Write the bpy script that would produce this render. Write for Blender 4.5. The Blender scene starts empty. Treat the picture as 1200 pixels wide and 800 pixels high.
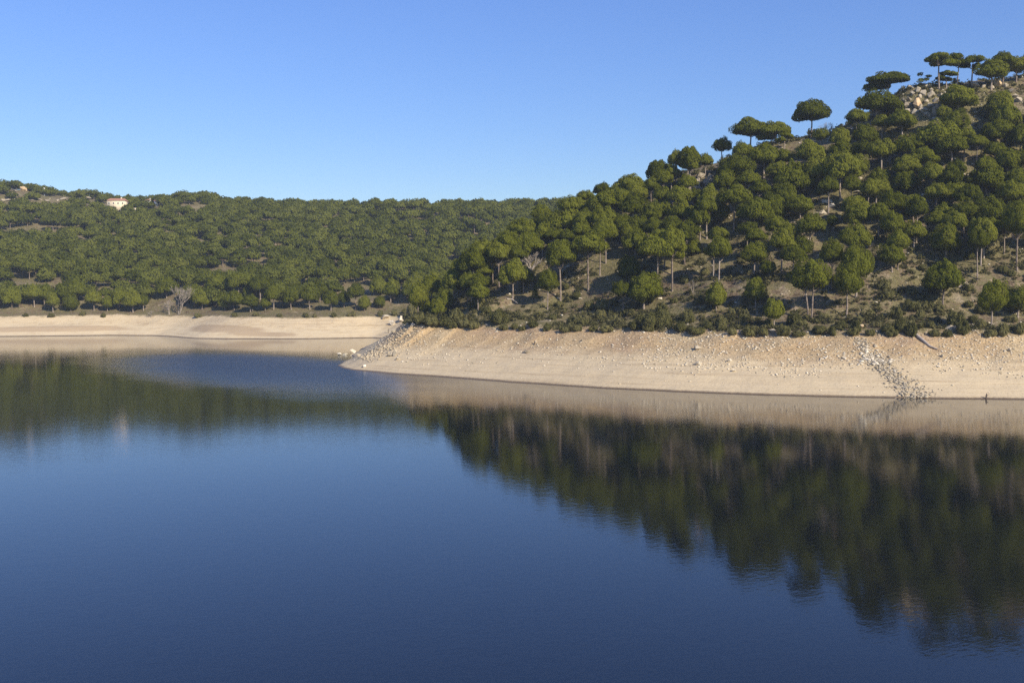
import bpy, bmesh, math, random
import numpy as np
from mathutils import Vector, Matrix

# ------------------------------------------------------------------ camera, sky, sun, exposure
scene = bpy.context.scene
F = 1177.0                                   # focal length in photo pixels (1200 wide)
CAM_H = 21.0
PITCH = math.atan(65.0 / F)
cam_d = bpy.data.cameras.new('camera')
cam_d.sensor_width = 36.0
cam_d.lens = F / 1200.0 * 36.0
cam_d.clip_start = 0.5
cam_d.clip_end = 20000.0
cam = bpy.data.objects.new('camera', cam_d)
scene.collection.objects.link(cam)
cam.location = (0, 0, CAM_H)
cam.rotation_euler = (math.pi / 2 - PITCH, 0, 0)
scene.camera = cam

SUN_EL = math.radians(31)
SUN_AZ = math.radians(140)                   # clockwise from +Y: behind the camera, to the right
world = bpy.data.worlds.new('World')
scene.world = world
world.use_nodes = True
wn = world.node_tree.nodes
wl = world.node_tree.links
wn.clear()
sky = wn.new('ShaderNodeTexSky')
sky.sky_type = 'NISHITA'
sky.sun_disc = False
sky.sun_elevation = SUN_EL
sky.sun_rotation = SUN_AZ
sky.altitude = 6000
sky.air_density = 3.0
sky.dust_density = 0.0
sky.ozone_density = 10.0
bg = wn.new('ShaderNodeBackground')
bg.inputs['Strength'].default_value = 0.15
wo = wn.new('ShaderNodeOutputWorld')
gm = wn.new('ShaderNodeGamma'); gm.inputs[1].default_value = 0.82          # the camera's soft rendering of a deep winter sky
hs = wn.new('ShaderNodeHueSaturation'); hs.inputs['Saturation'].default_value = 1.10; hs.inputs['Hue'].default_value = 0.522
wl.new(sky.outputs[0], gm.inputs[0]); wl.new(gm.outputs[0], hs.inputs['Color']); wl.new(hs.outputs[0], bg.inputs[0])
wl.new(bg.outputs[0], wo.inputs[0])

sun_d = bpy.data.lights.new('sun', 'SUN')
sun_d.energy = 4.7
sun_d.angle = math.radians(0.5)
sun_d.color = (1.0, 0.90, 0.73)
sun = bpy.data.objects.new('sun', sun_d)
scene.collection.objects.link(sun)
sdir = Vector((math.sin(SUN_AZ) * math.cos(SUN_EL), math.cos(SUN_AZ) * math.cos(SUN_EL), math.sin(SUN_EL)))
sun.rotation_euler = sdir.to_track_quat('Z', 'Y').to_euler()
sun.location = (80, -80, 120)

scene.view_settings.view_transform = 'Standard'
scene.view_settings.look = 'None'
scene.view_settings.gamma = 1.0
scene.view_settings.exposure = 0.45
scene.view_settings.use_curve_mapping = False
scene.render.engine = 'CYCLES'
scene.cycles.max_bounces = 6
scene.cycles.diffuse_bounces = 3
scene.cycles.glossy_bounces = 3
scene.cycles.transmission_bounces = 2
scene.cycles.volume_bounces = 0
scene.cycles.use_denoising = False

rng = np.random.default_rng(7)
random.seed(7)
COL = scene.collection

# ------------------------------------------------------------------ helpers
def link(name, mesh, parent=None, mat=None):
    o = bpy.data.objects.new(name, mesh)
    COL.objects.link(o)
    if parent is not None:
        o.parent = parent
    if mat is not None and mesh is not None and len(mesh.materials) == 0:
        mesh.materials.append(mat)
    return o

def tag(o, label=None, category=None, group=None, kind=None):
    if label: o['label'] = label
    if category: o['category'] = category
    if group: o['group'] = group
    if kind: o['kind'] = kind
    return o

def mesh_np(name, V, Fc, smooth=False):
    """V (n,3), Fc (m,k) with one k for all faces"""
    V = np.asarray(V, np.float32); Fc = np.asarray(Fc, np.int32)
    me = bpy.data.meshes.new(name)
    k = Fc.shape[1]
    me.vertices.add(len(V)); me.vertices.foreach_set('co', V.ravel())
    me.loops.add(Fc.size); me.loops.foreach_set('vertex_index', Fc.ravel())
    me.polygons.add(len(Fc))
    me.polygons.foreach_set('loop_start', np.arange(0, Fc.size, k, dtype=np.int32))
    me.polygons.foreach_set('loop_total', np.full(len(Fc), k, np.int32))
    if smooth:
        me.polygons.foreach_set('use_smooth', np.ones(len(Fc), bool))
    me.update(calc_edges=True)
    return me

def attr(me, name, vals, domain='POINT'):
    a = me.attributes.new(name, 'FLOAT', domain)
    a.data.foreach_set('value', np.asarray(vals, np.float32))

_perm = np.random.default_rng(11).random((512, 512))
def vnoise(x, y):
    xi = np.floor(x).astype(int); yi = np.floor(y).astype(int)
    fx = x - xi; fy = y - yi
    fx = fx * fx * (3 - 2 * fx); fy = fy * fy * (3 - 2 * fy)
    a = _perm[xi % 512, yi % 512]; b = _perm[(xi + 1) % 512, yi % 512]
    c = _perm[xi % 512, (yi + 1) % 512]; d = _perm[(xi + 1) % 512, (yi + 1) % 512]
    return (a * (1 - fx) + b * fx) * (1 - fy) + (c * (1 - fx) + d * fx) * fy - 0.5
def fbm(x, y, scale, octv=4):
    s = 0; amp = 1; f = 1.0 / scale
    for o in range(octv):
        s = s + amp * vnoise(x * f + 17.3 * o, y * f + 9.1 * o); amp *= 0.5; f *= 2.03
    return s

def sstep(a, b, x):
    t = np.clip((x - a) / (b - a), 0, 1)
    return t * t * (3 - 2 * t)

CP, SP = math.cos(PITCH), math.sin(PITCH)
def pix_dir(px, py):
    """direction of a photo pixel with unit depth (Y = 1)"""
    u = np.asarray(px, float) - 600.0; v = 400.0 - np.asarray(py, float)
    y = F * CP + v * SP; z = -F * SP + v * CP
    return u / y, z / y
def at(px, py, D):
    a, b = pix_dir(px, py)
    return float(a * D), float(D), float(CAM_H + b * D)
def project(X, Y, Z):
    dz = Z - CAM_H
    depth = Y * CP - dz * SP
    up = Y * SP + dz * CP
    return 600 + F * X / depth, 400 - F * up / depth

# ------------------------------------------------------------------ terrain heights
def wl_depth(py):
    return CAM_H / -pix_dir(600, py)[1]
# shoreline in metres (X, depth, bank width, bank-top height), from the right round the cape to the far shore
SH = []
for px, py, w, zb in [(1900, 470, 30, 10.8), (1400, 470, 30, 10.8), (1200, 468.0, 28, 10.7), (1100, 467.0, 28, 10.6), (1000, 465.5, 29, 10.6),
                      (900, 463, 30, 10.5), (800, 459, 31, 10.5), (700, 454, 32, 10.4), (600, 447.5, 32, 10.3),
                      (520, 441.5, 30, 10.2), (450, 437, 26, 10.1), (415, 433.5, 22, 10.0), (401, 430.5, 19, 10.0),
                      (398, 428, 17, 10.0), (403, 424.5, 16, 10.0), (412, 421, 16, 10.0), (412, 416, 16, 9.8),
                      (424, 409, 17, 9.4), (436, 402.5, 17, 9.0), (446, 398.5, 17, 8.6), (448, 396.2, 18, 8.2),
                      (436, 395.6, 19, 8.0), (400, 396.4, 20, 7.9), (330, 397.2, 21, 7.9), (265, 397.0, 22, 7.8),
                      (228, 396.4, 22, 7.8), (205, 394.6, 21, 7.8), (180, 393.2, 20, 7.8), (130, 392.8, 20, 7.8), (60, 393.6, 20, 7.8),
                      (0, 394.2, 20, 7.8), (-150, 396, 20, 7.8), (-500, 400, 22, 7.8)]:
    D = float(wl_depth(py))
    SH.append((float(pix_dir(px, py)[0]) * D, D, w, zb))
SH = [(900.0, 120.0, 30, 10.8)] + SH + [(-1500.0, 420.0, 22, 7.8)]
SH = np.array(SH)
_poly = np.vstack([SH[:, :2], [[-1500, 5000], [900, 5000]]])

def shore(X, Y):
    """signed distance to the shoreline (land positive), bank width and bank-top height there"""
    sh = X.shape; P = np.stack([X.ravel(), Y.ravel()], 1)
    best = np.full(len(P), 1e18); w = np.zeros(len(P)); zb = np.zeros(len(P))
    for i in range(len(SH) - 1):
        a = SH[i, :2]; b = SH[i + 1, :2]; ab = b - a
        t = np.clip(((P - a) @ ab) / (ab @ ab), 0, 1)
        q = P - (a + t[:, None] * ab)
        d2 = (q * q).sum(1)
        m = d2 < best
        best[m] = d2[m]
        w[m] = (SH[i, 2] * (1 - t) + SH[i + 1, 2] * t)[m]
        zb[m] = (SH[i, 3] * (1 - t) + SH[i + 1, 3] * t)[m]
    inside = np.zeros(len(P), bool)
    n = len(_poly); x, y = P[:, 0], P[:, 1]
    for i in range(n):
        x1, y1 = _poly[i]; x2, y2 = _poly[(i + 1) % n]
        c = ((y1 > y) != (y2 > y))
        if y1 != y2:
            inside ^= c & (x < (x2 - x1) * (y - y1) / (y2 - y1) + x1)
    d = np.sqrt(best) * np.where(inside, 1, -1)
    return d.reshape(sh), w.reshape(sh), zb.reshape(sh)

CTRL = []
def cp(px, py, D): CTRL.append(at(px, py, D))
# crest of the near hill
for px, py, D in [(500, 366, 292), (530, 345, 300), (563, 320, 304), (603, 295, 308), (640, 283, 310), (677, 262, 312), (710, 250, 314),
                  (760, 227, 316), (800, 209, 318), (840, 200, 318), (880, 178, 318), (920, 171, 318), (950, 166, 318), (985, 160, 317), (1015, 146, 314),
                  (1042, 124, 312), (1062, 106, 311), (1100, 106, 312), (1140, 102, 313), (1170, 100, 313), (1200, 99, 313), (1260, 100, 312), (1400, 115, 305), (1900, 150, 300)]:
    cp(px, py, D)
# foot and belly of the near hill
for px, py, D in [(520, 374, 276), (560, 368, 268), (600, 372, 264), (700, 374, 252), (800, 377, 240), (900, 378, 231), (1000, 378, 226), (1100, 379, 224), (1200, 379, 223), (1400, 380, 222), (1900, 380, 222)]:
    cp(px, py, D)
for px, py, D in [(600, 340, 285), (660, 330, 282), (700, 312, 285), (760, 310, 277), (820, 288, 279), (900, 275, 275), (960, 262, 273), (1020, 262, 268), (1080, 248, 268), (1140, 235, 268), (1200, 232, 268), (1400, 240, 265)]:
    cp(px, py, D)
# behind the near hill
for X, Y, Z in [(0, 350, 24), (30, 370, 30), (60, 390, 38), (100, 400, 48), (150, 400, 62), (200, 390, 66), (420, 380, 60), (60, 470, 28), (130, 480, 38), (220, 480, 45), (500, 480, 50)]:
    CTRL.append((X, Y, Z))
# far hill: crest
for px, py, D in [(-400, 235, 720), (-200, 230, 720), (-60, 226, 720), (0, 224, 720), (30, 223, 720), (60, 233, 715), (100, 242, 705), (135, 246, 700), (160, 246, 700), (190, 240, 700),
                  (222, 236, 700), (260, 243, 700), (300, 247, 700), (400, 247.5, 700), (500, 247, 700), (560, 247, 700), (620, 246, 705), (680, 245, 710), (800, 243, 715), (1000, 240, 720), (1300, 235, 720)]:
    cp(px, py, D)
for px, D, z in [(-400, 450, 14), (-150, 450, 13), (0, 450, 12.5), (100, 448, 12.5), (200, 446, 12.5), (300, 446, 13), (400, 440, 13), (470, 430, 14), (540, 440, 17),
                 (-400, 570, 45), (-100, 570, 42), (50, 570, 40), (150, 560, 38), (250, 570, 39), (350, 560, 37), (450, 560, 37), (550, 560, 38), (650, 560, 40), (800, 570, 42),
                 (-400, 640, 66), (0, 645, 62), (120, 640, 57), (240, 640, 60), (360, 635, 55), (480, 635, 55), (600, 640, 57), (800, 640, 60)]:
    CTRL.append((float(pix_dir(px, 335)[0]) * D, D, z))
for X in (-900, -400, -100, 200, 500, 900):
    CTRL.append((X, 850, 62)); CTRL.append((X, 1050, 40))
CTRL = np.array(CTRL)
def _tps_u(r2):
    return np.where(r2 > 1e-9, 0.5 * r2 * np.log(np.maximum(r2, 1e-9)), 0)
_C = CTRL[:, :2] / 100.0
_n = len(_C)
_K = _tps_u(((_C[:, None] - _C[None]) ** 2).sum(2)) + np.eye(_n) * 0.003
_P = np.hstack([np.ones((_n, 1)), _C])
_A = np.zeros((_n + 3, _n + 3)); _A[:_n, :_n] = _K; _A[:_n, _n:] = _P; _A[_n:, :_n] = _P.T
_sol = np.linalg.solve(_A, np.concatenate([CTRL[:, 2], np.zeros(3)]))
def tps(X, Y):
    x = X.ravel() / 100.0; y = Y.ravel() / 100.0
    z = _sol[_n] + _sol[_n + 1] * x + _sol[_n + 2] * y
    for i in range(_n):
        z = z + _sol[i] * _tps_u((x - _C[i, 0]) ** 2 + (y - _C[i, 1]) ** 2)
    return z.reshape(X.shape)

MOUNDS = [(-196, 0.42, 30, 0.16, 0.9), (-118, 0.5, 17, 0.2, 0.9), (-100, 0.3, 14, 0.1, 0.4)]
def height_full(X, Y):
    d, w, zb = shore(X, Y)
    d = d + fbm(X, Y, 14, 3) * 1.2 + fbm(X + 50, Y, 3.5, 2) * 0.35
    t = np.clip(d / w, 0, 1)
    farness = sstep(330, 380, Y)
    prof = 0.72 * t + 0.28 * t ** 2.2
    # old waterlines: low benches running along the bank
    bench = (np.sin(t * 46 + fbm(X, Y, 25, 2) * 3) * 0.05 + np.sin(t * 23 + 1.0) * 0.07) * np.clip(t * 6, 0, 1) * np.clip((1 - t) * 5, 0, 1)
    zbank = zb * prof + bench * (1 - 0.4 * farness)
    zbank = zbank + fbm(X, Y, 6, 4) * 0.75 * sstep(0.35, 0.9, t) * (1 - 0.5 * farness) + fbm(X, Y, 30, 2) * 0.9 * np.clip(t * 2, 0, 1) * np.clip((1.2 - t) * 2, 0, 1)
    for mx, mt, sx, st, mh in MOUNDS:
        zbank = zbank + mh * np.exp(-((X - mx) / sx) ** 2 - ((t - mt) / st) ** 2) * farness
    und = np.minimum(d, 0)
    z = np.where(d < 0, und * 0.22, zbank)
    over = np.maximum(d - w, 0)
    scarp = 0.75 * sstep(0, 1.2, over + fbm(X, Y, 5, 3) * 1.6) * (1 - 0.5 * farness)
    hz = np.maximum(tps(X, Y) - zb, 0.04 * over)
    hill = hz * sstep(-3, 30, over) + over * 0.05 * (1 - sstep(0, 40, over))
    hill = hill + (fbm(X, Y, 22, 4) * 3.2 + fbm(X + 80, Y, 4.5, 3) * 0.5) * sstep(2, 25, over)
    z = np.where(d > 0, z + scarp * (d > w * 0.9) + hill * (over > 0), z)
    return z, d, w

# tensor grid: fine over the near bank and slope, coarse beyond
def steps(segs):
    out = [segs[0][0]]
    for a, b, s in segs:
        n = max(1, int(round((b - a) / s)))
        out += list(a + (b - a) * (np.arange(1, n + 1) / n))
    return np.array(out)
gx = steps([(-900, -330, 15), (-330, -75, 2.6), (-75, 178, 0.75), (178, 260, 2.5), (260, 700, 15)])
gy = steps([(110, 170, 6), (170, 330, 0.75), (330, 450, 1.9), (450, 760, 4.0), (760, 1050, 15)])
GX, GY = np.meshgrid(gx, gy, indexing='ij')
GZ, GD, GW = height_full(GX, GY)
def ground(x, y):
    x = np.asarray(x, float); y = np.asarray(y, float)
    i = np.clip(np.searchsorted(gx, x) - 1, 0, len(gx) - 2); j = np.clip(np.searchsorted(gy, y) - 1, 0, len(gy) - 2)
    fx = np.clip((x - gx[i]) / (gx[i + 1] - gx[i]), 0, 1); fy = np.clip((y - gy[j]) / (gy[j + 1] - gy[j]), 0, 1)
    return (GZ[i, j] * (1 - fx) + GZ[i + 1, j] * fx) * (1 - fy) + (GZ[i, j + 1] * (1 - fx) + GZ[i + 1, j + 1] * fx) * fy
def gridval(G, x, y):
    i = np.clip(np.searchsorted(gx, x) - 1, 0, len(gx) - 2); j = np.clip(np.searchsorted(gy, y) - 1, 0, len(gy) - 2)
    return G[i, j]

_T = np.arange(165, 900, 0.5)
def cast(px, py, off=0.0, tmin=165):
    """where the sight line of a photo pixel meets the ground (raised by off)"""
    a, b = pix_dir(px, py)
    diff = (CAM_H + b * _T) - (np.maximum(ground(a * _T, _T), 0.0) + off)
    ok = (_T >= tmin) & (diff < 0)
    if ok.any():
        D = _T[np.argmax(ok)]
    else:
        lim = _T < (345 if px > 505 else 740)
        D = _T[lim][np.argmin(diff[lim])]
    return float(a * D), float(D)

# ------------------------------------------------------------------ materials
def new_mat(name):
    m = bpy.data.materials.new(name); m.use_nodes = True
    n = m.node_tree.nodes; n.clear()
    out = n.new('ShaderNodeOutputMaterial')
    return m, n, m.node_tree.links, out
def noise(n, l, vec, scale, detail=4, rough=0.55):
    t = n.new('ShaderNodeTexNoise'); t.inputs['Scale'].default_value = scale
    t.inputs['Detail'].default_value = detail; t.inputs['Roughness'].default_value = rough
    if vec is not None: l.new(vec, t.inputs['Vector'])
    return t
def ramp(n, l, fac, stops):
    r = n.new('ShaderNodeValToRGB')
    e = r.color_ramp.elements
    while len(e) < len(stops): e.new(0.5)
    for el, (p, c) in zip(e, stops):
        el.position = p; el.color = (*c, 1) if len(c) == 3 else c
    l.new(fac, r.inputs[0])
    return r
def mixc(n, l, fac, a, b, mode='MIX'):
    m = n.new('ShaderNodeMix'); m.data_type = 'RGBA'; m.blend_type = mode
    for sock, v in ((m.inputs[0], fac), (m.inputs[6], a), (m.inputs[7], b)):
        if hasattr(v, 'is_linked') or isinstance(v, bpy.types.NodeSocket): l.new(v, sock)
        elif isinstance(v, (int, float)): sock.default_value = v
        else: sock.default_value = (*v, 1)
    return m.outputs[2]
def math_(n, l, op, a, b=None, c=None, clamp=False):
    m = n.new('ShaderNodeMath'); m.operation = op; m.use_clamp = clamp
    for i, v in enumerate((a, b, c)):
        if v is None: continue
        if isinstance(v, (int, float)): m.inputs[i].default_value = v
        else: l.new(v, m.inputs[i])
    return m.outputs[0]
def maprange(n, l, v, a, b, c=0.0, d=1.0, smooth=True):
    m = n.new('ShaderNodeMapRange'); m.interpolation_type = 'SMOOTHSTEP' if smooth else 'LINEAR'
    l.new(v, m.inputs[0])
    for i, x in zip((1, 2, 3, 4), (a, b, c, d)): m.inputs[i].default_value = x
    return m.outputs[0]
def bsdf(n, l, out, col, rough=0.9, spec=0.2):
    p = n.new('ShaderNodeBsdfPrincipled')
    if isinstance(col, bpy.types.NodeSocket): l.new(col, p.inputs['Base Color'])
    else: p.inputs['Base Color'].default_value = (*col, 1)
    p.inputs['Roughness'].default_value = rough
    p.inputs['Specular IOR Level'].default_value = spec
    l.new(p.outputs[0], out.inputs[0])
    return p
def bump(n, l, p, h, strength, dist):
    b = n.new('ShaderNodeBump'); b.inputs['Strength'].default_value = strength; b.inputs['Distance'].default_value = dist
    l.new(h, b.inputs['Height']); l.new(b.outputs[0], p.inputs['Normal'])
    return b

def make_ground_mat():
    m, n, l, out = new_mat('shore_and_hill_soil')
    geo = n.new('ShaderNodeNewGeometry'); pos = geo.outputs['Position']
    sep = n.new('ShaderNodeSeparateXYZ'); l.new(pos, sep.inputs[0])
    at_ = n.new('ShaderNodeAttribute'); at_.attribute_name = 'bank'; bank = at_.outputs['Fac']
    # stretched coordinates: streaks that follow the height lines of the bank
    mp = n.new('ShaderNodeMapping'); mp.inputs['Scale'].default_value = (0.035, 0.035, 2.6); l.new(pos, mp.inputs[0])
    strand = noise(n, l, mp.outputs[0], 1.0, 5, 0.62)
    big = noise(n, l, pos, 0.045, 5, 0.6)
    med = noise(n, l, pos, 0.35, 5, 0.65)
    fine = noise(n, l, pos, 2.2, 4, 0.7)
    # sand
    sand = ramp(n, l, strand.outputs[0], [(0.27, (0.33, 0.245, 0.145)), (0.40, (0.51, 0.405, 0.255)), (0.58, (0.56, 0.455, 0.295)), (0.66, (0.47, 0.37, 0.23)), (0.78, (0.53, 0.42, 0.265))]).outputs[0]
    upper = maprange(n, l, math_(n, l, 'MULTIPLY_ADD', med.outputs[0], 0.35, bank), 0.62, 0.95)
    rust = ramp(n, l, big.outputs[0], [(0.35, (0.46, 0.36, 0.215)), (0.5, (0.43, 0.305, 0.165)), (0.6, (0.36, 0.245, 0.15)), (0.72, (0.42, 0.345, 0.215))]).outputs[0]
    sand = mixc(n, l, math_(n, l, 'MULTIPLY', upper, 0.85), sand, rust)
    grit = ramp(n, l, fine.outputs[0], [(0.36, (0.52, 0.48, 0.42)), (0.52, (1, 1, 1)), (0.72, (1.22, 1.2, 1.16))]).outputs[0]
    sand = mixc(n, l, math_(n, l, 'MULTIPLY_ADD', upper, 0.6, 0.25), sand, mixc(n, l, 1.0, sand, grit, 'MULTIPLY'))
    # the far shore is paler, finer silt
    farf = maprange(n, l, sep.outputs[1], 330, 365)
    silt = ramp(n, l, strand.outputs[0], [(0.3, (0.42, 0.33, 0.20)), (0.5, (0.58, 0.475, 0.31)), (0.72, (0.55, 0.44, 0.28))]).outputs[0]
    silt = mixc(n, l, math_(n, l, 'MULTIPLY', maprange(n, l, med.outputs[0], 0.5, 0.66), 0.45), silt, (0.40, 0.29, 0.17))
    mud = n.new('ShaderNodeAttribute'); mud.attribute_name = 'mud'
    mudf = maprange(n, l, math_(n, l, 'MULTIPLY_ADD', strand.outputs[0], 0.5, mud.outputs['Fac']), 0.45, 0.85)
    silt = mixc(n, l, math_(n, l, 'MULTIPLY', mudf, 0.85), silt, (0.33, 0.24, 0.15))
    sand = mixc(n, l, math_(n, l, 'MULTIPLY', farf, 0.8), sand, silt)
    # wet margin, a hand's breadth above the water
    zz = math_(n, l, 'MULTIPLY_ADD', fine.outputs[0], 0.25, sep.outputs[2])
    wet = maprange(n, l, zz, 0.15, 0.52)
    sand = mixc(n, l, wet, (0.135, 0.095, 0.06), sand)
    # hillside soil, litter and dry grass
    soil = ramp(n, l, med.outputs[0], [(0.34, (0.085, 0.062, 0.040)), (0.45, (0.20, 0.152, 0.095)), (0.54, (0.15, 0.135, 0.062)), (0.64, (0.26, 0.20, 0.128)), (0.72, (0.33, 0.265, 0.18))]).outputs[0]
    grass = ramp(n, l, fine.outputs[0], [(0.35, (0.085, 0.082, 0.032)), (0.62, (0.19, 0.165, 0.075))]).outputs[0]
    soil = mixc(n, l, math_(n, l, 'MULTIPLY', maprange(n, l, big.outputs[0], 0.46, 0.6), 0.75), soil, grass)
    pale = maprange(n, l, noise(n, l, pos, 0.16, 6, 0.7).outputs[0], 0.57, 0.68)
    soil = mixc(n, l, math_(n, l, 'MULTIPLY', pale, 0.6), soil, (0.34, 0.275, 0.195))
    soil = mixc(n, l, 0.85, soil, mixc(n, l, 1.0, soil, grit, 'MULTIPLY'))
    hillf = maprange(n, l, math_(n, l, 'MULTIPLY_ADD', med.outputs[0], 0.22, bank), 1.06, 1.17)
    col = mixc(n, l, hillf, sand, soil)
    p = bsdf(n, l, out, col, 0.95, 0.1)
    rr = maprange(n, l, wet, 0, 1, 0.45, 0.95); l.new(rr, p.inputs['Roughness'])
    hsum = math_(n, l, 'ADD', math_(n, l, 'MULTIPLY', fine.outputs[0], math_(n, l, 'MULTIPLY_ADD', upper, 0.8, 0.2)), math_(n, l, 'MULTIPLY', med.outputs[0], 0.8))
    bump(n, l, p, hsum, 0.7, 0.35)
    return m

def make_water_mat():
    m, n, l, out = new_mat('reservoir_water')
    geo = n.new('ShaderNodeNewGeometry'); pos = geo.outputs['Position']
    def mapped(loc, rot, sc):
        mp = n.new('ShaderNodeMapping'); mp.vector_type = 'TEXTURE'
        mp.inputs['Location'].default_value = loc; mp.inputs['Rotation'].default_value = (0, 0, rot); mp.inputs['Scale'].default_value = sc
        l.new(pos, mp.inputs[0]); return mp.outputs[0]
    p = bsdf(n, l, out, (0.006, 0.008, 0.010), 0.03, 0.5)
    p.inputs['IOR'].default_value = 1.45
    # breeze-ruffled tongue running from the inlet past the cape
    wob = noise(n, l, pos, 0.03, 4, 0.6)
    a = Vector((-20, 196, 0)); b = Vector((-112, 325, 0)); c = (a + b) / 2; ab = b - a
    gr = n.new('ShaderNodeTexGradient'); gr.gradient_type = 'SPHERICAL'
    l.new(mapped(c, math.atan2(ab.y, ab.x), (ab.length * 0.72, 46, 1)), gr.inputs[0])
    patch = maprange(n, l, math_(n, l, 'MULTIPLY_ADD', wob.outputs[0], 0.35, math_(n, l, 'SUBTRACT', gr.outputs['Fac'], 0.175)), 0.02, 0.8)
    rip1 = noise(n, l, pos, 0.9, 3, 0.55)
    rip2 = noise(n, l, mapped((0, 0, 0), 0.5, (0.9, 0.35, 1)), 1.0, 3, 0.6)
    swell = noise(n, l, pos, 0.12, 2, 0.5)
    h = math_(n, l, 'ADD', math_(n, l, 'MULTIPLY', rip1.outputs[0], 0.5), math_(n, l, 'MULTIPLY', rip2.outputs[0], 0.5))
    h = math_(n, l, 'ADD', h, math_(n, l, 'MULTIPLY', swell.outputs[0], 0.35))
    amp = math_(n, l, 'MULTIPLY_ADD', patch, 0.06, math_(n, l, 'MULTIPLY_ADD', wob.outputs[0], 0.010, 0.004))
    bnode = bump(n, l, p, h, 1.0, 1.0)
    l.new(amp, bnode.inputs['Distance'])
    l.new(math_(n, l, 'MULTIPLY_ADD', patch, 0.29, 0.042), p.inputs['Roughness'])
    return m

def make_leaf_mat(name, dark, mid, light, use_attr=False, transl=0.34):
    m, n, l, out = new_mat(name)
    if use_attr:
        r = n.new('ShaderNodeAttribute'); r.attribute_name = 'rnd'; rnd = r.outputs['Fac']
    else:
        r = n.new('ShaderNodeObjectInfo'); rnd = r.outputs['Random']
    tc = n.new('ShaderNodeNewGeometry')
    nz = noise(n, l, tc.outputs['Position'], 1.1, 3, 0.6)
    f = math_(n, l, 'ADD', math_(n, l, 'MULTIPLY_ADD', nz.outputs[0], 0.7, 0.12), math_(n, l, 'MULTIPLY_ADD', rnd, 0.36, -0.16))
    col = ramp(n, l, f, [(0.25, dark), (0.5, mid), (0.8, light)]).outputs[0]
    d = n.new('ShaderNodeBsdfDiffuse'); l.new(col, d.inputs[0])
    t = n.new('ShaderNodeBsdfTranslucent'); l.new(col, t.inputs[0])
    mx = n.new('ShaderNodeMixShader'); mx.inputs[0].default_value = transl
    l.new(d.outputs[0], mx.inputs[1]); l.new(t.outputs[0], mx.inputs[2])
    l.new(mx.outputs[0], out.inputs[0])
    return m

def make_simple(name, stops, scale, rough=0.9, bmp=0.0, bdist=0.1, objvar=0.0):
    m, n, l, out = new_mat(name)
    geo = n.new('ShaderNodeNewGeometry')
    nz = noise(n, l, geo.outputs['Position'], scale, 5, 0.6)
    fac = nz.outputs[0]
    if objvar:
        r = n.new('ShaderNodeObjectInfo')
        fac = math_(n, l, 'ADD', fac, math_(n, l, 'MULTIPLY_ADD', r.outputs['Random'], objvar, -objvar / 2))
    col = ramp(n, l, fac, stops).outputs[0]
    p = bsdf(n, l, out, col, rough, 0.15)
    if bmp: bump(n, l, p, nz.outputs[0], bmp, bdist)
    return m

M_ground = make_ground_mat()
M_water = make_water_mat()
LD, LM, LL = (0.055, 0.066, 0.010), (0.118, 0.130, 0.022), (0.178, 0.185, 0.038)
M_leaf = make_leaf_mat('pine_needles', (0.070, 0.082, 0.010), (0.158, 0.172, 0.022), (0.235, 0.240, 0.038), transl=0.4)
M_leaf_far = make_leaf_mat('far_pine_needles', LD, LM, LL, use_attr=True)
M_shrub = make_leaf_mat('shrub_leaves', (0.08, 0.082, 0.026), (0.165, 0.155, 0.058), (0.26, 0.235, 0.105))
M_scrub = make_leaf_mat('scrub_leaves', (0.05, 0.052, 0.02), (0.115, 0.11, 0.045), (0.21, 0.185, 0.09), use_attr=True)
M_bark = make_simple('pine_bark', [(0.3, (0.13, 0.10, 0.078)), (0.5, (0.25, 0.20, 0.16)), (0.7, (0.36, 0.30, 0.25))], 1.4, 0.95, 0.4, 0.1, 0.25)
M_twig = make_simple('bare_twigs', [(0.3, (0.20, 0.165, 0.13)), (0.6, (0.36, 0.31, 0.26))], 1.0)
M_rock = make_simple('granite', [(0.28, (0.19, 0.155, 0.105)), (0.45, (0.34, 0.285, 0.20)), (0.6, (0.43, 0.365, 0.265)), (0.75, (0.28, 0.245, 0.185))], 0.9, 0.95, 0.6, 0.15, 0.25)
M_pale = make_simple('pale_stone', [(0.3, (0.42, 0.36, 0.27)), (0.5, (0.60, 0.53, 0.41)), (0.7, (0.70, 0.63, 0.50))], 1.2, 0.95, 0.5, 0.1, 0.2)
M_tan = make_simple('ochre_stone', [(0.3, (0.38, 0.26, 0.14)), (0.5, (0.52, 0.38, 0.22)), (0.7, (0.58, 0.45, 0.29))], 1.0, 0.95, 0.5, 0.1, 0.2)
M_sandstone = make_simple('sandy_rock', [(0.28, (0.30, 0.24, 0.16)), (0.45, (0.46, 0.375, 0.25)), (0.6, (0.55, 0.46, 0.32)), (0.75, (0.40, 0.34, 0.24))], 1.3, 0.95, 0.6, 0.1)
M_dark = make_simple('weathered_wood', [(0.3, (0.06, 0.045, 0.035)), (0.7, (0.13, 0.10, 0.075))], 2.0)
M_log = make_simple('bleached_wood', [(0.3, (0.28, 0.23, 0.19)), (0.7, (0.45, 0.39, 0.33))], 2.0)
M_plaster = make_simple('cream_plaster', [(0.3, (0.62, 0.52, 0.36)), (0.7, (0.72, 0.62, 0.45))], 0.8)
M_tile = make_simple('clay_tile', [(0.3, (0.34, 0.17, 0.11)), (0.7, (0.46, 0.25, 0.17))], 1.5)
M_white = make_simple('white_render', [(0.3, (0.62, 0.60, 0.56)), (0.7, (0.78, 0.76, 0.72))], 1.0)
M_glass = make_simple('window_glass', [(0.3, (0.02, 0.025, 0.03)), (0.7, (0.035, 0.04, 0.045))], 0.5, 0.15)

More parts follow.
